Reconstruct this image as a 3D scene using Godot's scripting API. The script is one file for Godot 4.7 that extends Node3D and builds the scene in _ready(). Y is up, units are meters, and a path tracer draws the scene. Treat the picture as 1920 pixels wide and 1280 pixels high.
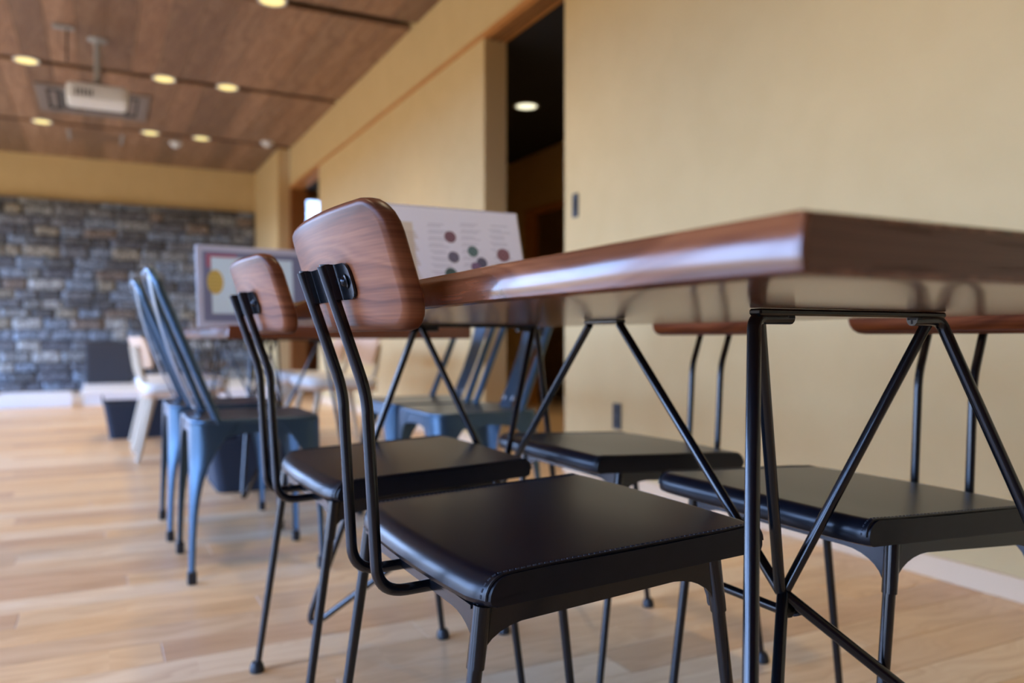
extends Node3D
# A cafe dining room: walnut table with four black steel chairs, more seating behind it,
# a stone end wall, a boarded ceiling, and a long wall of windows outside the left of the frame.
# P(x, h, z): x towards the sliding-door wall, h up, z along the room away from the camera. Metres.

# ------------------------------------------------------------------ mesh building
class MB:
	var v := PackedVector3Array()
	var t := PackedVector2Array()
	var nn := PackedVector3Array()
	var cv := PackedVector3Array()
	var cu := PackedVector2Array()

	func tri(a: Vector3, b: Vector3, c: Vector3, ua: Vector2, ub: Vector2, uc: Vector2) -> void:
		if (b - a).cross(c - a).length_squared() < 1e-20:
			return
		cv.append(a); cv.append(b); cv.append(c)
		cu.append(ua); cu.append(ub); cu.append(uc)

	func quad(a: Vector3, b: Vector3, c: Vector3, d: Vector3, ua: Vector2, ub: Vector2, uc: Vector2, ud: Vector2) -> void:
		tri(a, b, c, ua, ub, uc)
		tri(a, c, d, ua, uc, ud)

	# close the component: turn it outwards, smooth normals below the crease angle
	func done(crease := 40.0) -> void:
		var count := cv.size() / 3
		if count == 0:
			return
		var mid := cv[0]
		var vol := 0.0
		for i in count:
			vol += (cv[i * 3] - mid).dot((cv[i * 3 + 1] - mid).cross(cv[i * 3 + 2] - mid))
		var fn := PackedVector3Array()
		var at := {}
		var keys := []
		for i in count:
			if vol > 0.0:
				var q := cv[i * 3 + 1]
				cv[i * 3 + 1] = cv[i * 3 + 2]
				cv[i * 3 + 2] = q
				var qu := cu[i * 3 + 1]
				cu[i * 3 + 1] = cu[i * 3 + 2]
				cu[i * 3 + 2] = qu
			fn.append((cv[i * 3 + 2] - cv[i * 3]).cross(cv[i * 3 + 1] - cv[i * 3]))
			for k in 3:
				var key := Vector3i((cv[i * 3 + k] * 50000.0).round())
				keys.append(key)
				if not at.has(key):
					at[key] = PackedInt32Array()
				at[key].append(i)
		var lim := cos(deg_to_rad(crease))
		var unit := PackedVector3Array()
		for f in fn:
			unit.append(f.normalized())
		for i in count:
			for k in 3:
				var s := Vector3.ZERO
				for j in at[keys[i * 3 + k]]:
					if unit[i].dot(unit[j]) > lim:
						s += fn[j]
				nn.append(s.normalized() if s.length_squared() > 0.0 else unit[i])
		v.append_array(cv)
		t.append_array(cu)
		cv = PackedVector3Array()
		cu = PackedVector2Array()

	# rows of points; each row may be a closed loop; ends capped flat when cap
	func loft(rows: Array, closed := true, cap := true, crease := 40.0, swap := false) -> void:
		var m: int = rows[0].size()
		var u := 0.0
		for i in rows.size() - 1:
			var a: PackedVector3Array = rows[i]
			var b: PackedVector3Array = rows[i + 1]
			var du := (a[0] - b[0]).length()
			var w := 0.0
			for j in (m if closed else m - 1):
				var k := (j + 1) % m
				var dw := maxf((a[j] - a[k]).length(), (b[j] - b[k]).length())
				var p := [Vector2(u, w), Vector2(u, w + dw), Vector2(u + du, w + dw), Vector2(u + du, w)]
				if swap:
					for q in 4:
						p[q] = Vector2(p[q].y, p[q].x)
				quad(a[j], a[k], b[k], b[j], p[0], p[1], p[2], p[3])
				w += dw
			u += du
		if cap and closed:
			for e in 2:
				var r: PackedVector3Array = rows[0] if e == 0 else rows[rows.size() - 1]
				var c := Vector3.ZERO
				for q in r:
					c += q / m
				for j in m:
					var k := (j + 1) % m
					if e == 0:
						tri(c, r[k], r[j], Vector2(0, 0), Vector2(0.01, 0), Vector2(0, 0.01))
					else:
						tri(c, r[j], r[k], Vector2(0, 0), Vector2(0.01, 0), Vector2(0, 0.01))
		done(crease)

	func tube(path: PackedVector3Array, r, sides := 10, flat := 1.0) -> void:
		var rows := []
		var n := path.size()
		var d0 := (path[1] - path[0]).normalized()
		var side := d0.cross(Vector3.UP)
		if side.length() < 0.05:
			side = d0.cross(Vector3.RIGHT)
		side = side.normalized()
		for i in n:
			var d: Vector3
			if i == 0:
				d = d0
			elif i == n - 1:
				d = (path[i] - path[i - 1]).normalized()
			else:
				d = ((path[i] - path[i - 1]).normalized() + (path[i + 1] - path[i]).normalized()).normalized()
			side = (side - d * side.dot(d)).normalized()
			var up := side.cross(d).normalized()
			var rr: float = r[i] if r is Array else r
			var row := PackedVector3Array()
			for k in sides:
				var a := TAU * k / sides
				row.append(path[i] + side * cos(a) * rr + up * sin(a) * rr * flat)
			rows.append(row)
		loft(rows, true, true, 50.0)

	func rod(a: Vector3, b: Vector3, r: float, sides := 10) -> void:
		tube(PackedVector3Array([a, b]), r, sides)

	# profile of Vector2(radius, height) turned round the y axis of xf
	func lathe(profile: Array, xf := Transform3D(), sides := 16, crease := 40.0) -> void:
		var rows := []
		for p in profile:
			var row := PackedVector3Array()
			for k in sides:
				var a := TAU * k / sides
				row.append(xf * Vector3(maxf(p.x, 0.00005) * cos(a), p.y, maxf(p.x, 0.00005) * sin(a)))
			rows.append(row)
		loft(rows, true, true, crease)

	# chamfered box; u runs along its longest side (or along axis 0, 1, 2)
	func box(c: Vector3, s: Vector3, bev := 0.0, xf := Transform3D(), axis := -1) -> void:
		var h := s * 0.5
		if axis < 0:
			axis = 0 if s.x >= s.y and s.x >= s.z else (1 if s.y >= s.z else 2)
		var e := Vector3(bev, bev, bev)
		var pts := {}
		for sx in [-1, 1]:
			for sy in [-1, 1]:
				for sz in [-1, 1]:
					var sg := Vector3(sx, sy, sz)
					for k in 3:
						var q := (h - e) * sg
						q[k] = h[k] * sg[k]
						pts[[sx, sy, sz, k]] = c + q
		var uvf := func(p: Vector3, k: int) -> Vector2:
			var rel := p - c
			var o := 3 - k - axis if k != axis else (axis + 2) % 3
			var a2 := axis if k != axis else (axis + 1) % 3
			return Vector2(rel[a2], rel[o])
		for k in 3:
			var i := (k + 1) % 3
			var j := (k + 2) % 3
			for sg in [-1, 1]:
				var q := []
				for ij in [[-1, -1], [1, -1], [1, 1], [-1, 1]]:
					var key := [0, 0, 0, k]
					key[k] = sg
					key[i] = ij[0]
					key[j] = ij[1]
					q.append(pts[key])
				if sg < 0:
					q.reverse()
				quad(xf * q[0], xf * q[1], xf * q[2], xf * q[3], uvf.call(q[0], k), uvf.call(q[1], k), uvf.call(q[2], k), uvf.call(q[3], k))
		if bev > 0.0:
			for k in 3:      # edges along axis k
				var i := (k + 1) % 3
				var j := (k + 2) % 3
				for si in [-1, 1]:
					for sj in [-1, 1]:
						var q := []
						for e2 in [[-1, i], [1, i], [1, j], [-1, j]]:
							var key := [0, 0, 0, e2[1]]
							key[k] = e2[0]
							key[i] = si
							key[j] = sj
							q.append(pts[key])
						if si * sj < 0:
							q.reverse()
						quad(xf * q[0], xf * q[1], xf * q[2], xf * q[3], uvf.call(q[0], j), uvf.call(q[1], j), uvf.call(q[2], j), uvf.call(q[3], j))
			for sx in [-1, 1]:
				for sy in [-1, 1]:
					for sz in [-1, 1]:
						var q := [pts[[sx, sy, sz, 0]], pts[[sx, sy, sz, 1]], pts[[sx, sy, sz, 2]]]
						if sx * sy * sz < 0:
							q.reverse()
						tri(xf * q[0], xf * q[1], xf * q[2], Vector2.ZERO, Vector2.ZERO, Vector2.ZERO)
		done(30.0)

	# polygon in the xy plane of xf, thick along z
	func prism(poly: PackedVector2Array, depth: float, xf := Transform3D(), crease := 30.0) -> void:
		var ids := Geometry2D.triangulate_polygon(poly)
		var z := Vector3(0, 0, depth * 0.5)
		var p := func(i: int, s: float) -> Vector3:
			return xf * (Vector3(poly[i].x, poly[i].y, 0) + z * s)
		var cw := Geometry2D.is_polygon_clockwise(poly)
		for i in range(0, ids.size(), 3):
			var a := ids[i]
			var b := ids[i + 1]
			var c := ids[i + 2]
			if (poly[b] - poly[a]).cross(poly[c] - poly[a]) < 0:
				var q := b
				b = c
				c = q
			tri(p.call(a, 1.0), p.call(b, 1.0), p.call(c, 1.0), poly[a], poly[b], poly[c])
			tri(p.call(a, -1.0), p.call(c, -1.0), p.call(b, -1.0), poly[a], poly[c], poly[b])
		var u := 0.0
		for i in poly.size():
			var j := (i + 1) % poly.size()
			var l := (poly[i] - poly[j]).length()
			var q := [p.call(i, -1.0), p.call(j, -1.0), p.call(j, 1.0), p.call(i, 1.0)]
			var w := [Vector2(u, 0), Vector2(u + l, 0), Vector2(u + l, depth), Vector2(u, depth)]
			# Geometry2D counts y downwards: its "clockwise" is counter-clockwise with y up
			if (poly[i].cross(poly[j]) != 1e9) and not _ccw(poly):
				q.reverse()
				w.reverse()
			quad(q[0], q[1], q[2], q[3], w[0], w[1], w[2], w[3])
			u += l
		done(crease)

	func _ccw(poly: PackedVector2Array) -> bool:
		var s := 0.0
		for i in poly.size():
			s += poly[i].cross(poly[(i + 1) % poly.size()])
		return s > 0.0

	# rounded rectangle w x h, thick th, bullnosed edge re, each point (x, y, depth) put through f
	func slab(w: float, h: float, rc: float, th: float, re: float, f: Callable) -> void:
		var rings := []
		var steps := []
		for k in [0.03, 0.3, 0.6, 0.85]:
			steps.append([re, -th * 0.5, k])
		for k in 9:
			var a := -PI / 2 + PI * k / 8.0
			var dz := sin(a) * re + (th * 0.5 - re) * (1.0 if a > 0.0 else (-1.0 if a < 0.0 else 0.0))
			steps.append([re * (1.0 - cos(a)), dz, 1.0])
		for k in [0.85, 0.6, 0.3, 0.03]:
			steps.append([re, th * 0.5, k])
		for s in steps:
			var d: float = s[0]
			var hw: float = w * 0.5 - d
			var hh: float = h * 0.5 - d
			var r := maxf(rc - d, 0.0006)
			var flat := PackedVector2Array()
			var cs := [Vector2(hw - r, hh - r), Vector2(-hw + r, hh - r), Vector2(-hw + r, -hh + r), Vector2(hw - r, -hh + r)]
			for q in 4:
				for k in 6:
					var a := PI / 2 * (q + k / 5.0)
					flat.append(cs[q] + Vector2(cos(a), sin(a)) * r)
				var e0 := flat[flat.size() - 1]
				var a2 := PI / 2 * (q + 1)
				var e1: Vector2 = cs[(q + 1) % 4] + Vector2(cos(a2), sin(a2)) * r
				var n := 9 if q % 2 == 0 else 3
				for k in range(1, n):
					flat.append(e0.lerp(e1, k / float(n)))
			var row := PackedVector3Array()
			for p in flat:
				row.append(Vector3(p.x * s[2], p.y * s[2], s[1]))
			rings.append(row)
		for i in rings.size() - 1:
			var a: PackedVector3Array = rings[i]
			var b: PackedVector3Array = rings[i + 1]
			for j in a.size():
				var k := (j + 1) % a.size()
				quad(f.call(a[j]), f.call(a[k]), f.call(b[k]), f.call(b[j]), Vector2(a[j].x, a[j].y), Vector2(a[k].x, a[k].y), Vector2(b[k].x, b[k].y), Vector2(b[j].x, b[j].y))
		for e in 2:
			var r: PackedVector3Array = rings[0] if e == 0 else rings[rings.size() - 1]
			var c := Vector3(0, 0, r[0].z)
			for j in r.size():
				var k := (j + 1) % r.size()
				if e == 0:
					tri(f.call(c), f.call(r[k]), f.call(r[j]), Vector2.ZERO, Vector2(r[k].x, r[k].y), Vector2(r[j].x, r[j].y))
				else:
					tri(f.call(c), f.call(r[j]), f.call(r[k]), Vector2.ZERO, Vector2(r[j].x, r[j].y), Vector2(r[k].x, r[k].y))
		done(50.0)

	func mesh(uvo := Vector2.ZERO) -> ArrayMesh:
		var a := []
		a.resize(Mesh.ARRAY_MAX)
		if uvo != Vector2.ZERO:
			for i in t.size():
				t[i] += uvo
		a[Mesh.ARRAY_VERTEX] = v
		a[Mesh.ARRAY_NORMAL] = nn
		a[Mesh.ARRAY_TEX_UV] = t
		var m := ArrayMesh.new()
		m.add_surface_from_arrays(Mesh.PRIMITIVE_TRIANGLES, a)
		return m

# ------------------------------------------------------------------ small helpers
var M := {}
var taken := {}
var rng := RandomNumberGenerator.new()

func P(x: float, h: float, z: float) -> Vector3:
	return Vector3(x, h, -z)

func numbered(called: String) -> String:
	if not taken.has(called):
		taken[called] = 0
		return called
	taken[called] += 1
	return "%s_%03d" % [called, taken[called]]

func tag(o: Node, label := "", category := "", group := "", kind := "") -> Node:
	if label: o.set_meta("label", label)
	if category: o.set_meta("category", category)
	if group: o.set_meta("group", group)
	if kind: o.set_meta("kind", kind)
	return o

func base(called: String, where: Vector3, turn := 0.0) -> Node3D:
	var o := Node3D.new()
	o.name = numbered(called)
	add_child(o)
	o.position = where
	o.rotation.y = turn
	return o

func part(called: String, mesh: Mesh, m: Material, parent: Node, where := Vector3.ZERO) -> MeshInstance3D:
	var o := MeshInstance3D.new()
	o.name = numbered(called) if parent == self else called
	o.mesh = mesh
	o.material_override = m
	o.position = where
	parent.add_child(o, true)
	return o

func copy(o: Node3D, where: Vector3, turn: float, label: String, group := "") -> Node3D:
	var c: Node3D = o.duplicate()
	c.name = numbered(String(o.name).rstrip("0123456789").trim_suffix("_"))
	add_child(c)
	c.position = where
	c.rotation.y = turn
	c.set_meta("label", label)
	if group: c.set_meta("group", group)
	return c

func bmesh(c: Vector3, s: Vector3, bev := 0.0, axis := -1, uvo := Vector2.ZERO) -> ArrayMesh:
	var b := MB.new()
	b.box(c, s, bev, Transform3D(), axis)
	return b.mesh(uvo)

# a wall, slab or trim between two corners given as (x, h, z)
func block(called: String, lo: Vector3, hi: Vector3, m: Material, parent: Node, bev := 0.0, axis := -1) -> MeshInstance3D:
	var c := (lo + hi) * 0.5
	var s := (hi - lo).abs()
	var o := part(called, bmesh(Vector3.ZERO, s, bev, axis, Vector2(c.x + c.z, c.y)), m, parent, P(c.x, c.y, c.z))
	if parent == self:
		tag(o, "", "", "", "structure")
	return o

func struct(called: String) -> Node3D:
	var o := base(called, Vector3.ZERO)
	return tag(o, "", "", "", "structure")

# polyline with rounded corners
func bend(pts: Array, radii: Array, seg := 6) -> PackedVector3Array:
	var out := PackedVector3Array()
	for i in pts.size():
		var r: float = radii[i]
		if i == 0 or i == pts.size() - 1 or r <= 0.0:
			out.append(pts[i])
			continue
		var a: Vector3 = (pts[i - 1] - pts[i])
		var b: Vector3 = (pts[i + 1] - pts[i])
		var half := a.angle_to(b) * 0.5
		var l := minf(r / maxf(tan(half), 0.01), minf(a.length(), b.length()) * 0.48)
		var p0: Vector3 = pts[i] + a.normalized() * l
		var p2: Vector3 = pts[i] + b.normalized() * l
		for k in seg + 1:
			var q := k / float(seg)
			out.append(p0.lerp(pts[i], q).lerp(Vector3(pts[i]).lerp(p2, q), q))
	return out

# ------------------------------------------------------------------ materials
func mat(c: Color, rough := 0.6, metal := 0.0, spec := 0.5) -> StandardMaterial3D:
	var m := StandardMaterial3D.new()
	m.albedo_color = c
	m.roughness = rough
	m.metallic = metal
	m.metallic_specular = spec
	return m

# wood: u along the grain; w x h pixels stand for 1.2 m x 0.3 m
func wood_image(w: int, h: int, ramp: Gradient, seed_no: int, rings: float, fine: float) -> ImageTexture:
	var n := FastNoiseLite.new()
	n.seed = seed_no
	n.noise_type = FastNoiseLite.TYPE_SIMPLEX_SMOOTH
	n.frequency = 1.0
	n.fractal_octaves = 3
	var im := Image.create(w, h, false, Image.FORMAT_RGB8)
	for y in h:
		for x in w:
			var u := x / float(w) * 1.2
			var q := y / float(h) * 0.3
			var bendy := n.get_noise_2d(u * 1.6, q * 5.0) * 0.9
			var f := n.get_noise_3d(u * 0.7, q * rings + bendy * 2.0, 3.0)
			var line := absf(sin((q * rings * 1.3 + bendy * 2.4 + f) * PI))
			var g := n.get_noise_3d(u * 7.0, q * fine, 9.0)
			var t := clampf(0.5 + f * 0.55 + (line - 0.6) * 0.28 + g * 0.26, 0.0, 1.0)
			im.set_pixel(x, y, ramp.sample(t))
	return ImageTexture.create_from_image(im)

func ramp3(a: Color, b: Color, c: Color) -> Gradient:
	var g := Gradient.new()
	g.offsets = PackedFloat32Array([0.0, 0.5, 1.0])
	g.colors = PackedColorArray([a, b, c])
	return g

func wood(tex: Texture2D, tint: Color, rough: float) -> StandardMaterial3D:
	var m := mat(tint, rough)
	m.albedo_texture = tex
	m.uv1_scale = Vector3(1.0 / 1.2, 1.0 / 0.3, 1.0)
	return m

func noise_tex(freq: float, seed_no: int, a: Color, b: Color, size := 256) -> NoiseTexture2D:
	var n := FastNoiseLite.new()
	n.seed = seed_no
	n.frequency = freq
	n.fractal_octaves = 4
	var t := NoiseTexture2D.new()
	t.width = size
	t.height = size
	t.seamless = true
	t.noise = n
	var g := Gradient.new()
	g.offsets = PackedFloat32Array([0.25, 0.75])
	g.colors = PackedColorArray([a, b])
	t.color_ramp = g
	return t

func triplanar(m: StandardMaterial3D, tex: Texture2D, scale: float) -> StandardMaterial3D:
	m.albedo_texture = tex
	m.uv1_triplanar = true
	m.uv1_world_triplanar = true
	m.uv1_scale = Vector3.ONE * scale
	return m

func make_materials() -> void:
	var walnut := wood_image(900, 300, ramp3(Color(0.28, 0.145, 0.082), Color(0.435, 0.245, 0.15), Color(0.59, 0.365, 0.23)), 11, 34.0, 300.0)
	var oak := wood_image(700, 240, ramp3(Color(0.84, 0.72, 0.58), Color(0.91, 0.81, 0.68), Color(0.96, 0.88, 0.77)), 23, 22.0, 240.0)
	var cedar := wood_image(500, 200, ramp3(Color(0.54, 0.38, 0.28), Color(0.69, 0.52, 0.40), Color(0.80, 0.63, 0.50)), 37, 18.0, 160.0)
	M.walnut = wood(walnut, Color(1, 1, 1), 0.36)
	M.walnut.metallic_specular = 0.3
	M.table = wood(walnut, Color(1, 1, 1), 0.2)
	M.table.clearcoat_enabled = true
	M.table.clearcoat = 0.25
	M.table.clearcoat_roughness = 0.1
	for k in 5:
		M["floor%d" % k] = wood(oak, [Color(1, 0.985, 0.95), Color(0.94, 0.89, 0.82), Color(1.0, 0.95, 0.86), Color(0.90, 0.83, 0.76), Color(0.97, 0.90, 0.79)][k], 0.36)
		M["ceil%d" % k] = wood(cedar, [Color(0.84, 0.86, 0.89), Color(0.77, 0.79, 0.82), Color(0.82, 0.83, 0.85), Color(0.71, 0.73, 0.76), Color(0.80, 0.81, 0.83)][k], 0.5)
	M.door_wood = wood(oak, Color(0.56, 0.38, 0.19), 0.5)
	M.lintel = wood(oak, Color(0.80, 0.62, 0.40), 0.5)
	M.plaster = triplanar(mat(Color(1, 1, 1), 0.85), noise_tex(0.02, 5, Color(0.79, 0.685, 0.49), Color(0.80, 0.695, 0.50)), 0.8)
	M.jamb = mat(Color(0.78, 0.66, 0.46), 0.7)
	M.base = mat(Color(0.86, 0.75, 0.61), 0.6)
	M.steel = mat(Color(0.035, 0.05, 0.07), 0.2, 0.0, 0.55)
	M.bolt = mat(Color(0.07, 0.07, 0.08), 0.28, 0.6)
	M.screw = mat(Color(0.16, 0.17, 0.19), 0.2, 0.9)
	M.leather = triplanar(mat(Color(1, 1, 1), 0.30, 0.0, 0.40), noise_tex(0.03, 8, Color(0.045, 0.055, 0.085), Color(0.06, 0.07, 0.10)), 6.0)
	M.piping = mat(Color(0.04, 0.042, 0.05), 0.42)
	M.thread = mat(Color(0.20, 0.21, 0.24), 0.7)
	M.rubber = mat(Color(0.10, 0.11, 0.13), 0.5)
	M.blue_steel = mat(Color(0.28, 0.37, 0.45), 0.3, 0.8)
	M.black_steel = mat(Color(0.045, 0.05, 0.06), 0.4)
	M.groove = mat(Color(0.05, 0.035, 0.03), 0.8)
	M.white = mat(Color(0.86, 0.87, 0.88), 0.5)
	M.grey = mat(Color(0.62, 0.62, 0.63), 0.5)
	M.ac = mat(Color(0.50, 0.46, 0.45), 0.5)
	M.dark = mat(Color(0.07, 0.07, 0.075), 0.6)
	M.charcoal = mat(Color(0.19, 0.19, 0.21), 0.8)
	M.night = mat(Color(0.06, 0.065, 0.08), 0.85)
	M.navy = mat(Color(0.10, 0.14, 0.20), 0.75)
	M.plate = mat(Color(0.10, 0.10, 0.11), 0.45)
	M.ply = mat(Color(0.80, 0.66, 0.53), 0.5)
	M.pale_wood = mat(Color(0.72, 0.66, 0.56), 0.5)
	M.cream_pad = mat(Color(0.86, 0.86, 0.85), 0.6)
	M.plinth = mat(Color(0.88, 0.89, 0.90), 0.5)
	M.frame = mat(Color(0.12, 0.12, 0.13), 0.4)
	M.glass = mat(Color(1, 1, 1, 0.06), 0.02)
	M.glass.transparency = BaseMaterial3D.TRANSPARENCY_ALPHA
	M.frosted = mat(Color(0.85, 0.90, 0.96, 0.45), 0.05)
	M.frosted.transparency = BaseMaterial3D.TRANSPARENCY_ALPHA
	M.acrylic = mat(Color(0.80, 0.80, 0.84), 0.25)
	M.bulb = mat(Color(0.9, 0.85, 0.6), 0.5)
	M.bulb.emission_enabled = true
	M.bulb.emission = Color(1.0, 0.93, 0.60)
	M.bulb.emission_energy_multiplier = 1.0
	M.hall_bulb = mat(Color(0.95, 0.95, 0.85), 0.5)
	M.hall_bulb.emission_enabled = true
	M.hall_bulb.emission = Color(1.0, 0.98, 0.84)
	M.hall_bulb.emission_energy_multiplier = 1.6
	var tones := [Color(0.46, 0.47, 0.49), Color(0.55, 0.56, 0.56), Color(0.36, 0.37, 0.40), Color(0.60, 0.56, 0.48), Color(0.52, 0.45, 0.39), Color(0.51, 0.56, 0.62), Color(0.72, 0.72, 0.70), Color(0.31, 0.31, 0.315), Color(0.56, 0.50, 0.39)]
	for k in tones.size():
		var c: Color = tones[k]
		M["stone%d" % k] = triplanar(mat(Color(1, 1, 1), 0.5), noise_tex(0.05, 40 + k, c.darkened(0.42), c.lightened(0.16), 128), 2.6)
	M.mortar = mat(Color(0.24, 0.15, 0.15), 0.9)

# ------------------------------------------------------------------ cafe chair
const SEAT_BACK := -0.165
const SEAT_FRONT := 0.217

func seat_top(x: float) -> float:
	return 0.4325 + (x - SEAT_BACK) * 0.04

# outline of the pad cut at s (-1 .. 1 across the seat), in the xy plane
func pad_row(s: float, inset := 0.0) -> PackedVector3Array:
	var c := maxf(0.0, (absf(s) - 0.8) / 0.2)
	var xr := SEAT_BACK + 0.002 + 0.010 * s * s + 0.010 * c * c + inset
	var xf := SEAT_FRONT - 0.003 * s * s - 0.006 * c * c - inset
	var row := PackedVector3Array()
	var z := s * 0.200
	var th := 0.031
	var crown := 0.003 * (1.0 - s * s) - inset
	var rt := 0.019
	var rb := 0.007
	var rr := 0.024
	for k in 7:       # rear roll, bottom to top
		var a := PI + (PI / 2) * k / 6.0
		row.append(Vector3(xr + rr + cos(a) * rr, seat_top(xr) + crown * 0.3 - rr - sin(a) * rr, z))
	for k in range(1, 8):
		var x := lerpf(xr + rr, xf - rt, k / 8.0)
		row.append(Vector3(x, seat_top(x) + crown * sin(PI * k / 8.0), z))
	for k in 7:
		var a := PI / 2 - (PI / 2) * k / 6.0
		row.append(Vector3(xf - rt + cos(a) * rt, seat_top(xf) + crown * 0.3 - rt + sin(a) * rt, z))
	for k in 3:
		var a := -(PI / 2) * k / 2.0
		row.append(Vector3(xf - rb + cos(a) * rb, seat_top(xf) - th + rb + sin(a) * rb, z))
	for k in 3:
		var a := -PI / 2 - (PI / 2) * k / 2.0
		row.append(Vector3(xr + rb + cos(a) * rb, seat_top(xr) - th + rb + sin(a) * rb, z))
	return row

func make_cafe_chair() -> Node3D:
	var root := base("cafe_chair", Vector3.ZERO)
	# seat pad
	var b := MB.new()
	var rows := []
	for s in [-1.0, -0.97, -0.92, -0.85, -0.7, -0.5, -0.25, 0.0, 0.25, 0.5, 0.7, 0.85, 0.92, 0.97, 1.0]:
		rows.append(pad_row(s, 0.0016 if absf(s) > 0.99 else 0.0))
	b.loft(rows, true, true, 45.0, true)
	var pad := part("seat_pad", b.mesh(), M.leather, root)
	b = MB.new()
	for s in [-0.985, 0.985]:
		b = MB.new()
		var r := pad_row(s)
		var path := PackedVector3Array()
		for k in 21:
			path.append(r[k])
		b.tube(path, 0.0017, 6)
		part("piping", b.mesh(), M.piping, pad)
	b = MB.new()
	for s in [-0.955, 0.955]:
		var r := pad_row(s)
		for k in 20:
			var p0 := r[k]
			var p1 := r[k + 1]
			var n := maxi(1, int(round((p1 - p0).length() / 0.0068)))
			for j in n:
				var q0 := p0.lerp(p1, (j + 0.18) / n)
				var q1 := p0.lerp(p1, (j + 0.78) / n)
				b.tube(PackedVector3Array([q0, q1]), 0.0011, 4)
	tag(part("stitching", b.mesh(), M.thread, pad), "", "", "", "stuff")
	# pressed steel frame with arched gussets
	b = MB.new()
	var arch := func(half: float, lean: float, y0: float, y1: float) -> PackedVector2Array:
		var poly := PackedVector2Array()
		poly.append(Vector2(-half, y0))
		poly.append(Vector2(half, y1))
		poly.append(Vector2(half + lean, y1 - 0.058))
		poly.append(Vector2(half + lean - 0.008, y1 - 0.058))
		for k in 8:
			var a := (PI / 2) * k / 7.0
			poly.append(Vector2(half + lean - 0.010 - 0.058 * (1 - cos(a)), y1 - 0.056 + 0.036 * sin(a)))
		for k in 8:
			var a := PI / 2 - (PI / 2) * k / 7.0
			poly.append(Vector2(-half - lean + 0.010 + 0.058 * (1 - cos(a)), y0 - 0.056 + 0.036 * sin(a)))
		poly.append(Vector2(-half - lean + 0.008, y0 - 0.058))
		poly.append(Vector2(-half - lean, y0 - 0.058))
		return poly
	var yr := seat_top(-0.146) - 0.031
	var yf := seat_top(0.146) - 0.031
	for z in [-0.186, 0.186]:
		b.prism(arch.call(0.148, 0.008, yr, yf), 0.004, Transform3D(Basis(), Vector3(0, 0, z)))
	for e in [[-0.144, yr], [0.149, yf]]:
		b.prism(arch.call(0.182, 0.002, e[1], e[1]), 0.004, Transform3D(Basis(Vector3.UP, PI / 2), Vector3(e[0], 0, 0)))
	b.box(Vector3(0, (yr + yf) * 0.5 - 0.004, 0), Vector3(0.27, 0.004, 0.35), 0.0, Transform3D(Basis(Vector3(0, 0, 1), 0.04), Vector3(0, 0, 0)))
	part("seat_frame", b.mesh(), M.steel, root)
	# legs
	for sx in [-1, 1]:
		for sz in [-1, 1]:
			var y0 := (yr if sx < 0 else yf) - 0.001
			var top := Vector3(-0.142 if sx < 0 else 0.146, y0, 0.184 * sz)
			var foot := Vector3(0.199 * sx, 0.004, 0.1925 * sz)
			b = MB.new()
			b.tube(PackedVector3Array([top, foot]), [0.0078, 0.0064], 12)
			var mid := top.lerp(foot, 0.15)
			b.tube(PackedVector3Array([top, mid]), [0.0094, 0.0090], 12)
			var leg := part("leg", b.mesh(), M.steel, root)
			b = MB.new()
			b.lathe([Vector2(0, 0), Vector2(0.0135, 0), Vector2(0.0145, 0.003), Vector2(0.0135, 0.012), Vector2(0.0095, 0.02), Vector2(0, 0.021)], Transform3D(Basis(), Vector3(foot.x, 0.0005, foot.z)))
			part("foot_glide", b.mesh(), M.rubber, leg)
	# the two bent back rods
	for z in [-0.048, 0.048]:
		b = MB.new()
		var path := bend([Vector3(-0.137, 0.385, z), Vector3(-0.205, 0.383, z), Vector3(-0.217, 0.600, z), Vector3(-0.2645, 0.7385, z)], [0, 0.05, 0.16, 0], 9)
		b.tube(path, 0.0067, 12)
		part("back_rod", b.mesh(), M.steel, root)
	# backrest, curved round the sitter and leaning back
	b = MB.new()
	var lean := 0.30
	b.slab(0.362, 0.132, 0.036, 0.023, 0.0085, func(p: Vector3) -> Vector3:
		var x := -0.2395 - lean * p.y + 0.62 * p.x * p.x - p.z
		return Vector3(x, 0.733 + p.y * 0.97, p.x))
	part("backrest", b.mesh(Vector2(0.3, 0.11)), M.walnut, root)
	# clamp strap round both rods, screwed to the backrest
	b = MB.new()
	var plan := []
	var face := -0.2395 - 0.0125
	plan.append([0.090, 0.010]); plan.append([0.0885, 0.60]); plan.append([0.085, 0.85]); plan.append([0.079, 1.0]); plan.append([0.062, 1.0])
	var strip := []      # z, x offset from the face, height share
	for q in plan:
		strip.append(Vector3(q[0], 0.0, q[1]))
	for zc in [0.048, -0.048]:
		strip.append(Vector3(zc + 0.0100, 0.0, 1.0))
		strip.append(Vector3(zc + 0.0078, -0.0015, 1.0))
		for k in 9:
			var a := PI * k / 8.0
			strip.append(Vector3(zc + 0.0072 * cos(a), -0.0065 - 0.0072 * sin(a), 1.0))
		strip.append(Vector3(zc - 0.0078, -0.0015, 1.0))
		strip.append(Vector3(zc - 0.0100, 0.0, 1.0))
	for k in range(plan.size() - 1, -1, -1):
		strip.append(Vector3(-plan[k][0], 0.0, plan[k][1]))
	rows = []
	for q in strip:
		var row := PackedVector3Array()
		for c in [[-1, 0.0], [1, 0.0], [1, -0.0026], [-1, -0.0026]]:
			var y: float = c[0] * 0.0185 * q.z
			var x: float = face + 0.62 * q.x * q.x + q.y + c[1] - lean * (y - 0.012)
			row.append(Vector3(x, 0.721 + y, q.x))
		rows.append(row)
	b.loft(rows, true, true, 42.0)
	var strap := part("clamp_strap", b.mesh(), M.steel, root)
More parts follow.
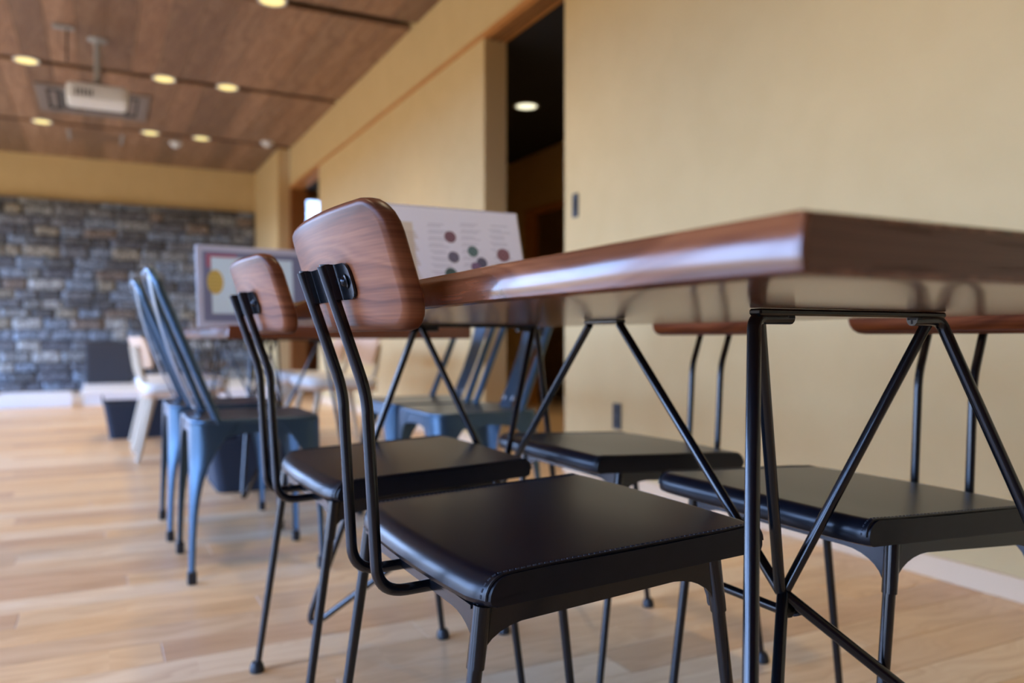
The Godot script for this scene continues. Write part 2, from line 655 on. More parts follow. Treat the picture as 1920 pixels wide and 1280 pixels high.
	for s in [-1, 1]:
		b = MB.new()
		var z: float = 0.075 * s
		var at := Transform3D(Basis(Vector3(0, 0, 1), PI / 2 + 0.29), Vector3(face + 0.62 * z * z - 0.0024 + lean * 0.012, 0.721, z))
		b.lathe([Vector2(0, 0), Vector2(0.0078, 0), Vector2(0.0080, 0.0012), Vector2(0.0060, 0.0016), Vector2(0.0056, 0.0022), Vector2(0.0048, 0.0042), Vector2(0.0030, 0.0054), Vector2(0.0016, 0.0057), Vector2(0.0014, 0.0046), Vector2(0, 0.0046)], at, 18, 50.0)
		part("screw", b.mesh(), M.screw, strap)
	return root

# ------------------------------------------------------------------ trestle table
# all in the table's own axes: x across, y up, -z along; origin on the floor under its middle
func make_table(called: String, w: float, l: float, top: float, th: float, cx: float, m: Material, fx := 0.339, bz := 0.0) -> Node3D:
	var root := base(called, Vector3.ZERO)
	var b := MB.new()
	var n := FastNoiseLite.new()
	n.seed = 4
	n.frequency = 1.6
	var rows := []
	var count := 40
	var slices := [0.0, 0.0012, 0.004]
	for k in range(1, count):
		slices.append(l * k / count)
	slices.append_array([l - 0.004, l - 0.0012, l])
	for q in slices.size():
		var z: float = slices[q] - l * 0.5
		var end := minf(slices[q], l - slices[q])
		var ins := 0.004 - sqrt(maxf(0.0, 0.004 * 0.004 - pow(maxf(0.0, 0.004 - end), 2.0)))
		var row := PackedVector3Array()
		var wave := n.get_noise_1d(z) * 0.012
		var under := 0.003 * n.get_noise_1d(z * 1.7 + 40.0)
		var hw := w * 0.5
		# going round: left face upwards, top, right face downwards, bottom
		for e in [[0.06, 0.0], [0.0, 0.08], [-0.002, 0.35], [-0.001, 0.65], [0.001, 0.92], [0.004, 1.0]]:
			var share: float = e[1]
			var xx: float = -hw + wave + under * (1.0 - share) * 2.0 + (0.0 if e[0] == 0.06 else e[0]) + (0.004 if share == 0.0 else 0.0) + ins
			row.append(Vector3(xx, top - th + th * share + (ins if share < 0.05 else (-ins if share > 0.95 else 0.0)), -z))
		for k in range(1, 8):
			row.append(Vector3(lerpf(-hw, hw, k / 8.0), top - ins, -z))
		for e in [[-0.004, 1.0], [0.0, 0.9], [0.0, 0.1], [-0.004, 0.0]]:
			row.append(Vector3(hw + e[0] - ins, top - th + th * e[1] + (ins if e[1] < 0.05 else (-ins if e[1] > 0.95 else 0.0)), -z))
		for k in range(7, 0, -1):
			row.append(Vector3(lerpf(-hw, hw, k / 8.0), top - th + ins, -z))
		rows.append(row)
	b.loft(rows, true, true, 40.0)
	part("table_top", b.mesh(), m, root)
	# steel base: end bars, a centre bar, four feet bent from one tube each, two nodes and a stretcher
	var u := top - th - 0.0005
	var r := 0.0072
	var zb := 0.497
	var xb := 0.146
	for s in [-1, 1]:
		b = MB.new()
		b.box(Vector3(cx, u - 0.0035, zb * s - bz), Vector3(2 * xb, 0.007, 0.018), 0.002)
		part("mounting_bar", b.mesh(), M.steel, root)
	b = MB.new()
	b.box(Vector3(cx, u - 0.0035, -bz), Vector3(0.018, 0.007, 0.10), 0.002)
	part("mounting_bar", b.mesh(), M.steel, root)
	var fz := 0.69
	for s in [-1, 1]:
		var node := Vector3(cx, u * 0.508, 0.393 * s - bz)
		for q in [-1, 1]:
			b = MB.new()
			var foot := Vector3(cx + fx * q, r, fz * s - bz)
			var bar := Vector3(cx + xb * q, u - 0.009, zb * s - bz)
			b.tube(bend([bar - Vector3(0.05 * q, 0, 0), bar, foot, node], [0, 0.016, 0.02, 0], 8), r, 12)
			part("leg", b.mesh(), M.steel, root)
			b = MB.new()
			b.rod(bar + Vector3(-0.012 * q, 0, 0.006 * s * -1), node + Vector3(0.005 * q, 0.004, 0), r * 0.95, 12)
			part("brace", b.mesh(), M.steel, root)
			b = MB.new()
			b.lathe([Vector2(0, 0), Vector2(0.0085, 0), Vector2(0.0085, 0.0025), Vector2(0.0058, 0.0025), Vector2(0.0058, 0.007), Vector2(0, 0.0075)], Transform3D(Basis(Vector3(1, 0, 0), PI), Vector3(cx + (xb - 0.045) * q, u - 0.007, zb * s - bz)), 6, 20.0)
			part("bolt", b.mesh(), M.bolt, root)
		b = MB.new()
		b.rod(Vector3(cx, u - 0.008, 0.045 * s - bz), node + Vector3(0, 0, -0.004 * s), r * 0.95, 12)
		part("brace", b.mesh(), M.steel, root)
		b = MB.new()
		b.lathe([Vector2(0, -0.016), Vector2(0.010, -0.016), Vector2(0.0105, -0.006), Vector2(0.0072, -0.006), Vector2(0.0072, 0.004), Vector2(0.0105, 0.004), Vector2(0.010, 0.016), Vector2(0, 0.016)], Transform3D(Basis(Vector3(0, 0, 1), PI / 2), node + Vector3(0.012, -0.022, 0)), 8, 20.0)
		part("bolt", b.mesh(), M.bolt, root)
	b = MB.new()
	b.rod(Vector3(cx, u * 0.508 - 0.022, 0.393 - bz), Vector3(cx, u * 0.508 - 0.022, -0.393 - bz), r * 0.85, 12)
	part("stretcher", b.mesh(), M.steel, root)
	return root

# ------------------------------------------------------------------ pressed-metal chair and stool
func metal_legs(root: Node3D, m: Material, h: float, half: float, foot: float) -> void:
	var b := MB.new()
	b.slab(half * 2, half * 2, 0.055, 0.014, 0.006, func(p: Vector3) -> Vector3:
		var dip := 0.006 * clampf(1.0 - (p.x * p.x + p.y * p.y) / (half * half), 0.0, 1.0)
		return Vector3(p.x, h - 0.007 + p.z - dip, p.y))
	part("seat", b.mesh(), m, root)
	b = MB.new()
	for k in 4:
		var d := Basis(Vector3.UP, PI / 2 * k)
		var poly := PackedVector2Array([Vector2(-half * 0.7, h - 0.012), Vector2(half * 0.7, h - 0.012)])
		for j in 9:
			var a := PI * j / 8.0
			poly.append(Vector2(cos(a) * half * 0.7, h - 0.075 + 0.035 * sin(a)))
		b.prism(poly, 0.003, Transform3D(d, d * Vector3(0, 0, half - 0.004)))
	part("apron", b.mesh(), m, root)
	for sx in [-1, 1]:
		for sz in [-1, 1]:
			var rows := []
			for k in 12:
				var t := k / 11.0
				var y := lerpf(h - 0.012, 0.0, t)
				var wide := lerpf(0.013, 0.018, 1.0 - t) + 0.105 * pow(1.0 - t, 4.2)
				var corner := Vector3(lerpf(half, foot, t) * sx, y, lerpf(half, foot, t) * sz)
				var row := PackedVector3Array()
				var rad := minf(0.045, wide * 0.9)
				var line := [Vector2(0, wide), Vector2(0, rad), Vector2(rad * 0.13, rad * 0.5), Vector2(rad * 0.5, rad * 0.13), Vector2(rad, 0), Vector2(wide, 0)]
				for q in line:
					row.append(corner - Vector3(q.x * sx, 0, q.y * sz))
				for j in range(5, -1, -1):
					row.append(corner - Vector3((line[j].x + 0.003) * sx, 0, (line[j].y + 0.003) * sz))
				rows.append(row)
			b = MB.new()
			b.loft(rows, true, true, 35.0)
			var leg := part("leg", b.mesh(), m, root)
			b = MB.new()
			b.box(Vector3(foot * sx - 0.009 * sx, 0.0175, foot * sz - 0.009 * sz), Vector3(0.024, 0.034, 0.024), 0.003)
			part("foot_cap", b.mesh(), M.rubber, leg)

func make_metal_chair(m: Material) -> Node3D:
	var root := base("metal_chair", Vector3.ZERO)
	metal_legs(root, m, 0.44, 0.178, 0.185)
	var b := MB.new()
	b.tube(bend([Vector3(-0.105, 0.425, 0.168), Vector3(-0.275, 0.850, 0.158), Vector3(-0.275, 0.850, -0.158), Vector3(-0.105, 0.425, -0.168)], [0, 0.07, 0.07, 0], 8), 0.0115, 12)
	part("back_hoop", b.mesh(), m, root)
	b = MB.new()
	var rows := []
	for k in 9:
		var t := k / 8.0
		var w := lerpf(0.042, 0.058, t)
		var x := lerpf(-0.135, -0.272, t) - 0.018 * sin(PI * t)
		var y := lerpf(0.432, 0.843, t)
		rows.append(PackedVector3Array([Vector3(x, y, -w), Vector3(x - 0.004, y, 0), Vector3(x, y, w), Vector3(x - 0.003, y, w), Vector3(x - 0.007, y, 0), Vector3(x - 0.003, y, -w)]))
	b.loft(rows, true, true, 35.0)
	var splat := part("back_splat", b.mesh(), m, root)
	for z in [-0.03, 0.03]:
		b = MB.new()
		b.lathe([Vector2(0, 0), Vector2(0.008, 0), Vector2(0.007, 0.004), Vector2(0, 0.006)], Transform3D(Basis(Vector3(0, 0, 1), PI / 2 + 0.3), Vector3(-0.151, 0.465, z)), 10)
		part("rivet", b.mesh(), M.grey, splat)
	return root

# ------------------------------------------------------------------ low plywood chair in the distance
func make_ply_chair() -> Node3D:
	var root := base("plywood_chair", Vector3.ZERO)
	var b := MB.new()
	b.slab(0.46, 0.17, 0.05, 0.016, 0.007, func(p: Vector3) -> Vector3:
		return Vector3(-0.225 - 0.28 * p.y + 0.9 * p.x * p.x - p.z, 0.585 + p.y, p.x))
	part("backrest", b.mesh(), M.ply, root)
	b = MB.new()
	b.slab(0.44, 0.44, 0.07, 0.06, 0.026, func(p: Vector3) -> Vector3:
		return Vector3(p.y + 0.01, 0.40 + p.z + p.y * 0.04, p.x))
	part("seat_pad", b.mesh(), M.cream_pad, root)
	b = MB.new()
	b.slab(0.42, 0.42, 0.05, 0.022, 0.006, func(p: Vector3) -> Vector3:
		return Vector3(p.y + 0.005, 0.36 + p.z + p.y * 0.04, p.x))
	part("seat_shell", b.mesh(), M.ply, root)
	for z in [-0.15, 0.15]:
		b = MB.new()
		b.tube(PackedVector3Array([Vector3(-0.17, 0.36, z), Vector3(-0.21, 0.47, z), Vector3(-0.235, 0.62, z)]), [0.014, 0.013, 0.010], 8)
		part("back_post", b.mesh(), M.pale_wood, root)
	for sx in [-1, 1]:
		for sz in [-1, 1]:
			b = MB.new()
			b.tube(PackedVector3Array([Vector3(0.15 * sx, 0.36, 0.15 * sz), Vector3(0.235 * sx, 0.0, 0.20 * sz)]), [0.020, 0.012], 10)
			part("leg", b.mesh(), M.pale_wood, root)
	return root

func make_basket() -> Node3D:
	var root := base("luggage_basket", Vector3.ZERO)
	var b := MB.new()
	var ring := func(hx: float, hz: float, y: float) -> PackedVector3Array:
		var row := PackedVector3Array()
		var r := 0.04
		var cs := [Vector2(hx - r, hz - r), Vector2(-hx + r, hz - r), Vector2(-hx + r, -hz + r), Vector2(hx - r, -hz + r)]
		for q in 4:
			for k in 5:
				var a := PI / 2 * (q + k / 4.0)
				row.append(Vector3(cs[q].x + cos(a) * r, y, cs[q].y + sin(a) * r))
		return row
	b.loft([ring.call(0.145, 0.19, 0.0), ring.call(0.15, 0.195, 0.008), ring.call(0.185, 0.23, 0.23), ring.call(0.175, 0.22, 0.23), ring.call(0.142, 0.187, 0.012)], true, true, 35.0)
	part("basket_body", b.mesh(), M.navy, root)
	b = MB.new()
	var rim := ring.call(0.184, 0.229, 0.232) as PackedVector3Array
	rim.append(rim[0])
	b.tube(rim, 0.007, 8)
	part("rim", b.mesh(), M.navy, root)
	for s in [-1, 1]:
		b = MB.new()
		b.tube(bend([Vector3(-0.06, 0.232, 0.23 * s), Vector3(-0.06, 0.275, 0.235 * s), Vector3(0.06, 0.275, 0.235 * s), Vector3(0.06, 0.232, 0.23 * s)], [0, 0.03, 0.03, 0], 6), 0.006, 8)
		part("handle", b.mesh(), M.navy, root)
	return root

# ------------------------------------------------------------------ menu cards
func menu_print() -> ImageTexture:
	var im := Image.create(594, 420, false, Image.FORMAT_RGB8)
	im.fill(Color(0.97, 0.97, 0.985))
	im.fill_rect(Rect2i(0, 70, 110, 350), Color(0.90, 0.85, 0.75))
	for y in range(110, 330, 9):
		im.fill_rect(Rect2i(60 + (y * 7) % 20, y, 50, 3), Color(0.78, 0.70, 0.60))
	for c in 3:
		for y in range(60, 400, 10):
			if (y / 10 + c) % 3 != 0:
				im.fill_rect(Rect2i(170 + c * 140 + (y * 13) % 17, y, 60 + (y * 7) % 40, 3), Color(0.80, 0.80, 0.83))
	var dots := [[270, 125, 26, Color(0.60, 0.42, 0.46)], [275, 215, 25, Color(0.50, 0.48, 0.56)], [255, 290, 27, Color(0.30, 0.42, 0.40)], [300, 350, 26, Color(0.34, 0.27, 0.32)],
		[365, 185, 24, Color(0.42, 0.56, 0.54)], [400, 235, 24, Color(0.42, 0.42, 0.50)], [370, 255, 22, Color(0.58, 0.46, 0.60)], [390, 325, 20, Color(0.85, 0.68, 0.58)],
		[505, 195, 30, Color(0.66, 0.45, 0.48)], [490, 265, 28, Color(0.66, 0.58, 0.64)]]
	for d in dots:
		for y in range(-d[2], d[2] + 1):
			for x in range(-d[2], d[2] + 1):
				if x * x + y * y < d[2] * d[2]:
					var k: float = 0.75 + 0.25 * sin(x * 0.4 + d[0]) * cos(y * 0.35)
					im.set_pixel(clampi(d[0] + x, 0, 593), clampi(d[1] + y, 0, 419), Color(d[3].r * k + 0.08, d[3].g * k + 0.08, d[3].b * k + 0.08))
	return ImageTexture.create_from_image(im)

func framed_print() -> ImageTexture:
	var im := Image.create(420, 297, false, Image.FORMAT_RGB8)
	im.fill(Color(0.50, 0.52, 0.62))
	im.fill_rect(Rect2i(14, 10, 120, 60), Color(0.72, 0.42, 0.48))
	im.fill_rect(Rect2i(32, 24, 330, 240), Color(0.90, 0.985, 1.0))
	for y in range(60, 250, 12):
		im.fill_rect(Rect2i(120, y, 120 + (y * 5) % 90, 4), Color(0.70, 0.83, 0.88))
	for y in range(-52, 53):
		for x in range(-32, 33):
			if x * x / 1024.0 + y * y / 2704.0 < 1.0:
				im.set_pixel(46 + x, 130 + y, Color(0.80, 0.66, 0.28).lerp(Color(0.93, 0.82, 0.50), absf(sin(x * 0.3) * cos(y * 0.2))))
	return ImageTexture.create_from_image(im)

# leaning card: width w along x, height h, foot at the origin, top leaning towards -z
func make_card(called: String, w: float, h: float, tex: Texture2D, rim: float, where: Vector3, tilt: float, turn: float) -> Node3D:
	var root := base(called, where, turn)
	var lean := Basis(Vector3(1, 0, 0), -tilt)
	var b := MB.new()
	b.box(Vector3(0, h * 0.5, -0.003), Vector3(w, h, 0.005), 0.0012, Transform3D(lean, Vector3.ZERO))
	part("card_board", b.mesh(), M.acrylic, root)
	var q := QuadMesh.new()
	q.size = Vector2(w - rim * 2, h - rim * 2)
	var m := mat(Color(1, 1, 1), 0.45)
	m.albedo_texture = tex
	var face := part("printed_sheet", q, m, root)
	face.transform = Transform3D(lean, lean * Vector3(0, h * 0.5, 0.0003))
	b = MB.new()
	b.box(Vector3(0, h * 0.40, -h * sin(tilt) * 0.8), Vector3(w * 0.25, h * 0.83, 0.003), 0.0, Transform3D(Basis(Vector3(1, 0, 0), tilt * 0.9), Vector3(0, 0.0, -h * sin(tilt) * 0.75)))
	b = MB.new()
	b.rod(lean * Vector3(-w * 0.2, h * 0.8, -0.006), Vector3(-w * 0.2, 0.002, -h * sin(tilt) * 0.8 - 0.07), 0.002, 6)
	b.rod(lean * Vector3(w * 0.2, h * 0.8, -0.006), Vector3(w * 0.2, 0.002, -h * sin(tilt) * 0.8 - 0.07), 0.002, 6)
	part("easel_leg", b.mesh(), M.grey, root)
	return root

# ------------------------------------------------------------------ lamps
func downlight(x: float, h: float, z: float, label: String, group: String, m: Material, energy: float, color: Color) -> void:
	var root := base("recessed_downlight", P(x, h, z))
	tag(root, label, "ceiling light", group)
	var b := MB.new()
	b.lathe([Vector2(0.078, 0.0), Vector2(0.098, 0.0), Vector2(0.098, -0.004), Vector2(0.080, -0.006), Vector2(0.078, -0.002)], Transform3D(), 24)
	part("trim_ring", b.mesh(), M.white, root)
	b = MB.new()
	b.lathe([Vector2(0, 0.0), Vector2(0.079, 0.0), Vector2(0.079, -0.003), Vector2(0, -0.005)], Transform3D(), 24)
	part("light_disc", b.mesh(), m, root)
	var l := SpotLight3D.new()
	l.name = "lamp_light"
	root.add_child(l)
	l.position = Vector3(0, -0.02, 0)
	l.rotation.x = -PI / 2
	l.light_color = color
	l.light_energy = energy
	l.light_size = 0.07
	l.spot_angle = 52.0
	l.spot_angle_attenuation = 0.8
	l.spot_range = 14.0
	l.spot_attenuation = 2.0
	l.shadow_enabled = true

# ------------------------------------------------------------------ the scene
func _ready() -> void:
	rng.seed = 20
	# camera
	var cam := Camera3D.new()
	cam.name = "camera"
	add_child(cam)
	var lens := CameraAttributesPhysical.new()
	lens.frustum_focal_length = 12.0 * 1520.0 / 640.0
	lens.frustum_focus_distance = 0.86
	lens.exposure_aperture = 3.3
	lens.frustum_near = 0.05
	lens.frustum_far = 200.0
	cam.attributes = lens
	cam.fov = rad_to_deg(2.0 * atan(640.0 / 1520.0))
	cam.position = Vector3(0, 0.662, 0)
	cam.rotation = Vector3(-0.00395, -deg_to_rad(27.05), 0)
	# sky and exposure: overcast-blue daylight, no direct sun
	var env := Environment.new()
	env.background_mode = Environment.BG_SKY
	var sky := ProceduralSkyMaterial.new()
	sky.sky_top_color = Color(0.48, 0.65, 0.95)
	sky.sky_horizon_color = Color(0.675, 0.80, 1.0)
	sky.ground_bottom_color = Color(0.57, 0.53, 0.46)
	sky.ground_horizon_color = Color(0.64, 0.61, 0.56)
	sky.sky_curve = 0.3
	sky.sky_energy_multiplier = 1.16
	sky.ground_energy_multiplier = 0.9
	env.sky = Sky.new()
	env.sky.sky_material = sky
	env.background_energy_multiplier = 14.0
	env.tonemap_mode = Environment.TONE_MAPPER_LINEAR
	env.tonemap_exposure = 1.0
	env.sdfgi_enabled = true
	env.ssao_enabled = true
	env.ssil_enabled = true
	var we := WorldEnvironment.new()
	we.name = "surroundings"
	we.environment = env
	add_child(we)

	make_materials()
	build_room()
	build_stone_wall()
	build_ceiling_things()
	build_first_table()
	build_far_seating()
	build_small_things()

const WALL := 2.06
const CEIL := 2.938
const FAR := 11.6
const LEFT := -3.4
const BACK := -3.0

func build_room() -> void:
	# floor: boards run across the room
	var floor_root := struct("floor")
	block("subfloor", Vector3(LEFT - 0.2, -0.12, BACK - 0.2), Vector3(6.5, -0.016, FAR + 0.2), M.floor3, floor_root)
	var bw := 0.12
	var meshes := []
	for k in 8:
		meshes.append(bmesh(Vector3.ZERO, Vector3(1.30, 0.016, bw - 0.0012), 0.0008, 0, Vector2(k * 0.37, k * 0.117)))
	var rest := {}
	for k in 5:
		rest[k] = MB.new()
	var z := BACK
	var row := 0
	while z < FAR - 0.05:
		var x := LEFT + 0.02 - fmod(row * 0.53, 1.30)
		while x < WALL + 0.14:
			var lo := maxf(x, LEFT + 0.01)
			var hi := minf(x + 1.30, WALL + 0.135)
			var tone := rng.randi() % 5
			var near := z > 0.5 and z < 7.2 and hi > -1.3 and hi - lo > 0.05
			var c := P((lo + hi) * 0.5, -0.008, z + bw * 0.5)
			if near:
				var o := part("plank", meshes[rng.randi() % 8], M["floor%d" % tone], floor_root, c)
				o.scale.x = (hi - lo - 0.0012) / 1.30
			elif hi - lo > 0.02:
				rest[tone].box(c, Vector3(hi - lo - 0.0012, 0.016, bw - 0.0012), 0.0, Transform3D(), 0)
			x += 1.30
		z += bw
		row += 1
	for k in 5:
		tag(part("far_planks", rest[k].mesh(), M["floor%d" % k], floor_root), "", "", "", "stuff")
	# corridor and vestibule floors behind the wall
	block("corridor_floor", Vector3(WALL + 0.14, -0.016, 2.4), Vector3(6.4, 0.0, FAR), M.floor3, floor_root)

	# right wall with two full-height openings
	var wall := struct("wall_right")
	var X1 := WALL + 0.14
	block("near_panel", Vector3(WALL, 0, BACK), Vector3(X1, CEIL + 0.25, 3.464), M.plaster, wall, 0.003)
	block("middle_panel", Vector3(WALL, 0, 4.41), Vector3(X1, 2.48, 6.44), M.plaster, wall, 0.003)
	block("middle_panel", Vector3(WALL, 0, 6.446), Vector3(X1, 2.48, 8.48), M.plaster, wall, 0.003)
	block("header_beam", Vector3(WALL, 2.48, 3.464), Vector3(X1, CEIL + 0.25, 9.90), M.plaster, wall)
	block("end_pier", Vector3(1.93, 0, 9.95), Vector3(X1, CEIL + 0.25, FAR), M.plaster, wall, 0.003)
	var trims := struct("trim_1")
	block("header_rail", Vector3(WALL - 0.008, 2.462, 3.464), Vector3(WALL + 0.004, 2.492, 9.90), M.lintel, trims)
	block("lintel_lining", Vector3(WALL + 0.004, 2.455, 3.464), Vector3(X1 + 0.01, 2.48, 4.41), M.lintel, trims)
	block("lintel_lining", Vector3(WALL + 0.004, 2.455, 8.48), Vector3(X1 + 0.01, 2.48, 9.90), M.lintel, trims)
	block("sliding_track", Vector3(WALL + 0.045, 2.449, 3.464), Vector3(WALL + 0.052, 2.455, 4.41), M.groove, trims)
	block("sliding_track", Vector3(WALL + 0.09, 2.449, 3.464), Vector3(WALL + 0.097, 2.455, 4.41), M.groove, trims)
	block("jamb_lining", Vector3(WALL + 0.001, 0, 4.398), Vector3(X1 + 0.008, 2.455, 4.41), M.jamb, trims)
	block("jamb_lining", Vector3(WALL + 0.001, 0, 9.85), Vector3(X1 + 0.05, 2.455, 9.95), M.door_wood, trims)
	block("corner_post", Vector3(1.925, 0, 9.938), Vector3(WALL, CEIL, 9.95), M.jamb, trims)
	var skirt := struct("baseboard_right")
	block("skirting", Vector3(WALL - 0.009, 0.0, BACK), Vector3(WALL, 0.062, 3.464), M.base, skirt, 0.002)
	block("skirting", Vector3(WALL - 0.009, 0.0, 4.41), Vector3(WALL, 0.062, 8.48), M.base, skirt, 0.002)

	# rooms behind the openings
	var hall := struct("wall_corridor")
	block("corridor_side", Vector3(3.8, 0, 2.4), Vector3(3.92, 2.6, 6.05), M.plaster, hall)
	block("corridor_side", Vector3(3.8, 0, 7.15), Vector3(3.92, 2.6, 8.2), M.plaster, hall)
	block("corridor_side", Vector3(3.8, 1.93, 6.05), Vector3(3.92, 2.6, 7.15), M.plaster, hall)
	# an unlit store room behind the inner doorway
	block("store_side", Vector3(3.92, 0, 5.2), Vector3(6.4, 2.6, 5.3), M.plaster, hall)
	block("store_side", Vector3(3.92, 0, 8.1), Vector3(6.4, 2.6, 8.2), M.plaster, hall)
	block("store_back", Vector3(6.3, 0, 5.3), Vector3(6.4, 2.6, 8.1), M.plaster, hall)
	block("ceiling_store", Vector3(3.92, 2.5, 5.2), Vector3(6.4, 2.6, 8.2), M.plaster, self)
	block("corridor_end", Vector3(X1, 0, 8.1), Vector3(3.92, 2.6, 8.2), M.plaster, hall)
	block("corridor_end", Vector3(X1, 0, 2.3), Vector3(3.92, 2.6, 2.4), M.plaster, hall)
	block("corridor_back", Vector3(X1 + 0.002, 0, 2.4), Vector3(X1 + 0.01, 2.46, 3.46), M.plaster, hall)
	block("ceiling_corridor", Vector3(X1, 2.46, 2.3), Vector3(3.92, 2.6, 8.2), M.night, self)
	var door := struct("door_1")
	for q in [6.05, 7.12]:
		block("door_frame", Vector3(3.79, 0, q), Vector3(3.93, 1.93, q + 0.03), M.lintel, door)
	block("door_frame", Vector3(3.79, 1.90, 6.08), Vector3(3.93, 1.93, 7.12), M.lintel, door)
	var vest := struct("wall_vestibule")
	block("vestibule_side", Vector3(3.5, 0, 8.2), Vector3(3.6, 2.6, 10.6), M.door_wood, vest)
	block("vestibule_end", Vector3(X1, 0, 10.5), Vector3(X1 + 0.045, 2.6, 10.6), M.door_wood, vest)
	block("vestibule_end", Vector3(3.1, 0, 10.5), Vector3(3.6, 2.6, 10.6), M.door_wood, vest)
	block("vestibule_end", Vector3(X1 + 0.045, 0, 10.5), Vector3(3.1, 2.02, 10.6), M.door_wood, vest)
	block("vestibule_end", Vector3(X1 + 0.045, 2.45, 10.5), Vector3(3.1, 2.6, 10.6), M.door_wood, vest)
	block("ceiling_vestibule", Vector3(X1, 2.56, 8.2), Vector3(3.6, 2.66, 10.6), M.night, self)
	var win := struct("window_7")
	block("window_frame", Vector3(X1 + 0.045, 2.02, 10.53), Vector3(X1 + 0.075, 2.45, 10.57), M.frame, win)
	block("window_frame", Vector3(3.07, 2.02, 10.53), Vector3(3.1, 2.45, 10.57), M.frame, win)
	block("pane", Vector3(X1 + 0.075, 2.02, 10.548), Vector3(3.07, 2.45, 10.552), M.frosted, win)

	# end wall, back wall, window wall
	var far := struct("wall_far")
	block("end_wall", Vector3(-2.1, 0, FAR), Vector3(X1, CEIL + 0.25, FAR + 0.2), M.plaster, far)
	block("end_wall", Vector3(LEFT - 0.2, 0, FAR), Vector3(LEFT + 0.1, CEIL + 0.25, FAR + 0.2), M.plaster, far)
	block("window_header", Vector3(LEFT + 0.1, 2.35, FAR), Vector3(-2.1, CEIL + 0.25, FAR + 0.2), M.plaster, far)
	var garden := struct("window_6")
	for q in [LEFT + 0.1, (LEFT - 2.0) * 0.5 - 0.02, -2.14]:
		block("window_frame", Vector3(q, 0.02, FAR + 0.06), Vector3(q + 0.04, 2.35, FAR + 0.11), M.frame, garden)
	for y in [0.0, 2.31]:
		block("window_frame", Vector3(LEFT + 0.1, y, FAR + 0.06), Vector3(-2.1, y + 0.04, FAR + 0.11), M.frame, garden)
	block("wall_back", Vector3(LEFT - 0.2, 0, BACK - 0.2), Vector3(X1, CEIL + 0.25, BACK), M.walnut, self)
	var left := struct("wall_left")
	block("window_header", Vector3(LEFT - 0.2, 2.35, BACK), Vector3(LEFT, CEIL + 0.25, FAR), M.plaster, left)
	var holes := [[-1.6, -0.6], [0.0, 1.9], [2.5, 5.0], [5.5, 7.6], [8.2, 11.4]]
	var from := BACK
	var no := 1
	for hole in holes:
		block("pier", Vector3(LEFT - 0.2, 0, from), Vector3(LEFT, 2.35, hole[0]), M.plaster, left)
		from = hole[1]
		var w := struct("window_%d" % no)
		no += 1
		for q in [hole[0], (hole[0] + hole[1]) * 0.5 - 0.02, hole[1] - 0.04]:
			block("window_frame", Vector3(LEFT - 0.13, 0.02, q), Vector3(LEFT - 0.08, 2.35, q + 0.04), M.frame, w)
		for y in [0.0, 2.31]:
			block("window_frame", Vector3(LEFT - 0.13, y, hole[0]), Vector3(LEFT - 0.08, y + 0.04, hole[1]), M.frame, w)
	block("pier", Vector3(LEFT - 0.2, 0, from), Vector3(LEFT, 2.35, FAR), M.plaster, left)

	# veranda roof outside the windows
	block("ceiling_veranda", Vector3(LEFT - 0.6, 2.42, BACK - 2.0), Vector3(LEFT - 0.2, 2.54, FAR + 2.0), M.ceil1, self)

	# ceiling: boards along the room between dark recessed channels
	var top := struct("ceiling")
	block("ceiling_slab", Vector3(LEFT - 0.2, CEIL + 0.16, BACK - 0.2), Vector3(X1, CEIL + 0.3, FAR + 0.2), M.ceil3, top)
	var cuts := [BACK, -0.63, 1.45, 3.53, 5.61, 7.73, 9.83, FAR]
	var cw := 0.20
	var cm := {}
	var loose := {}
	for k in 5:
		loose[k] = MB.new()
	for i in cuts.size() - 1:
		var z0: float = cuts[i] + (0.065 if i > 0 else 0.0)
		var z1: float = cuts[i + 1] - (0.065 if i < cuts.size() - 2 else 0.0)
		var ln := z1 - z0
		for k in 4:
			cm["%d" % k] = bmesh(Vector3.ZERO, Vector3(cw - 0.003, 0.03, ln), 0.002, 2, Vector2(i * 0.31 + k * 0.43, k * 0.171))
		var x := WALL
		while x > LEFT + 0.01:
			var lo := maxf(x - cw, LEFT)
			var tone := rng.randi() % 5
			var c := P((lo + x) * 0.5, CEIL + 0.015, (z0 + z1) * 0.5)
			if x > -2.2 and z0 > 3.0 and x - lo > 0.19:
				part("board", cm["%d" % (rng.randi() % 4)], M["ceil%d" % tone], top, c)
			else:
				loose[tone].box(c, Vector3(x - lo - 0.003, 0.03, ln), 0.0, Transform3D(), 2)
			x -= cw
	for k in 5:
		tag(part("other_boards", loose[k].mesh(), M["ceil%d" % k], top), "", "", "", "stuff")

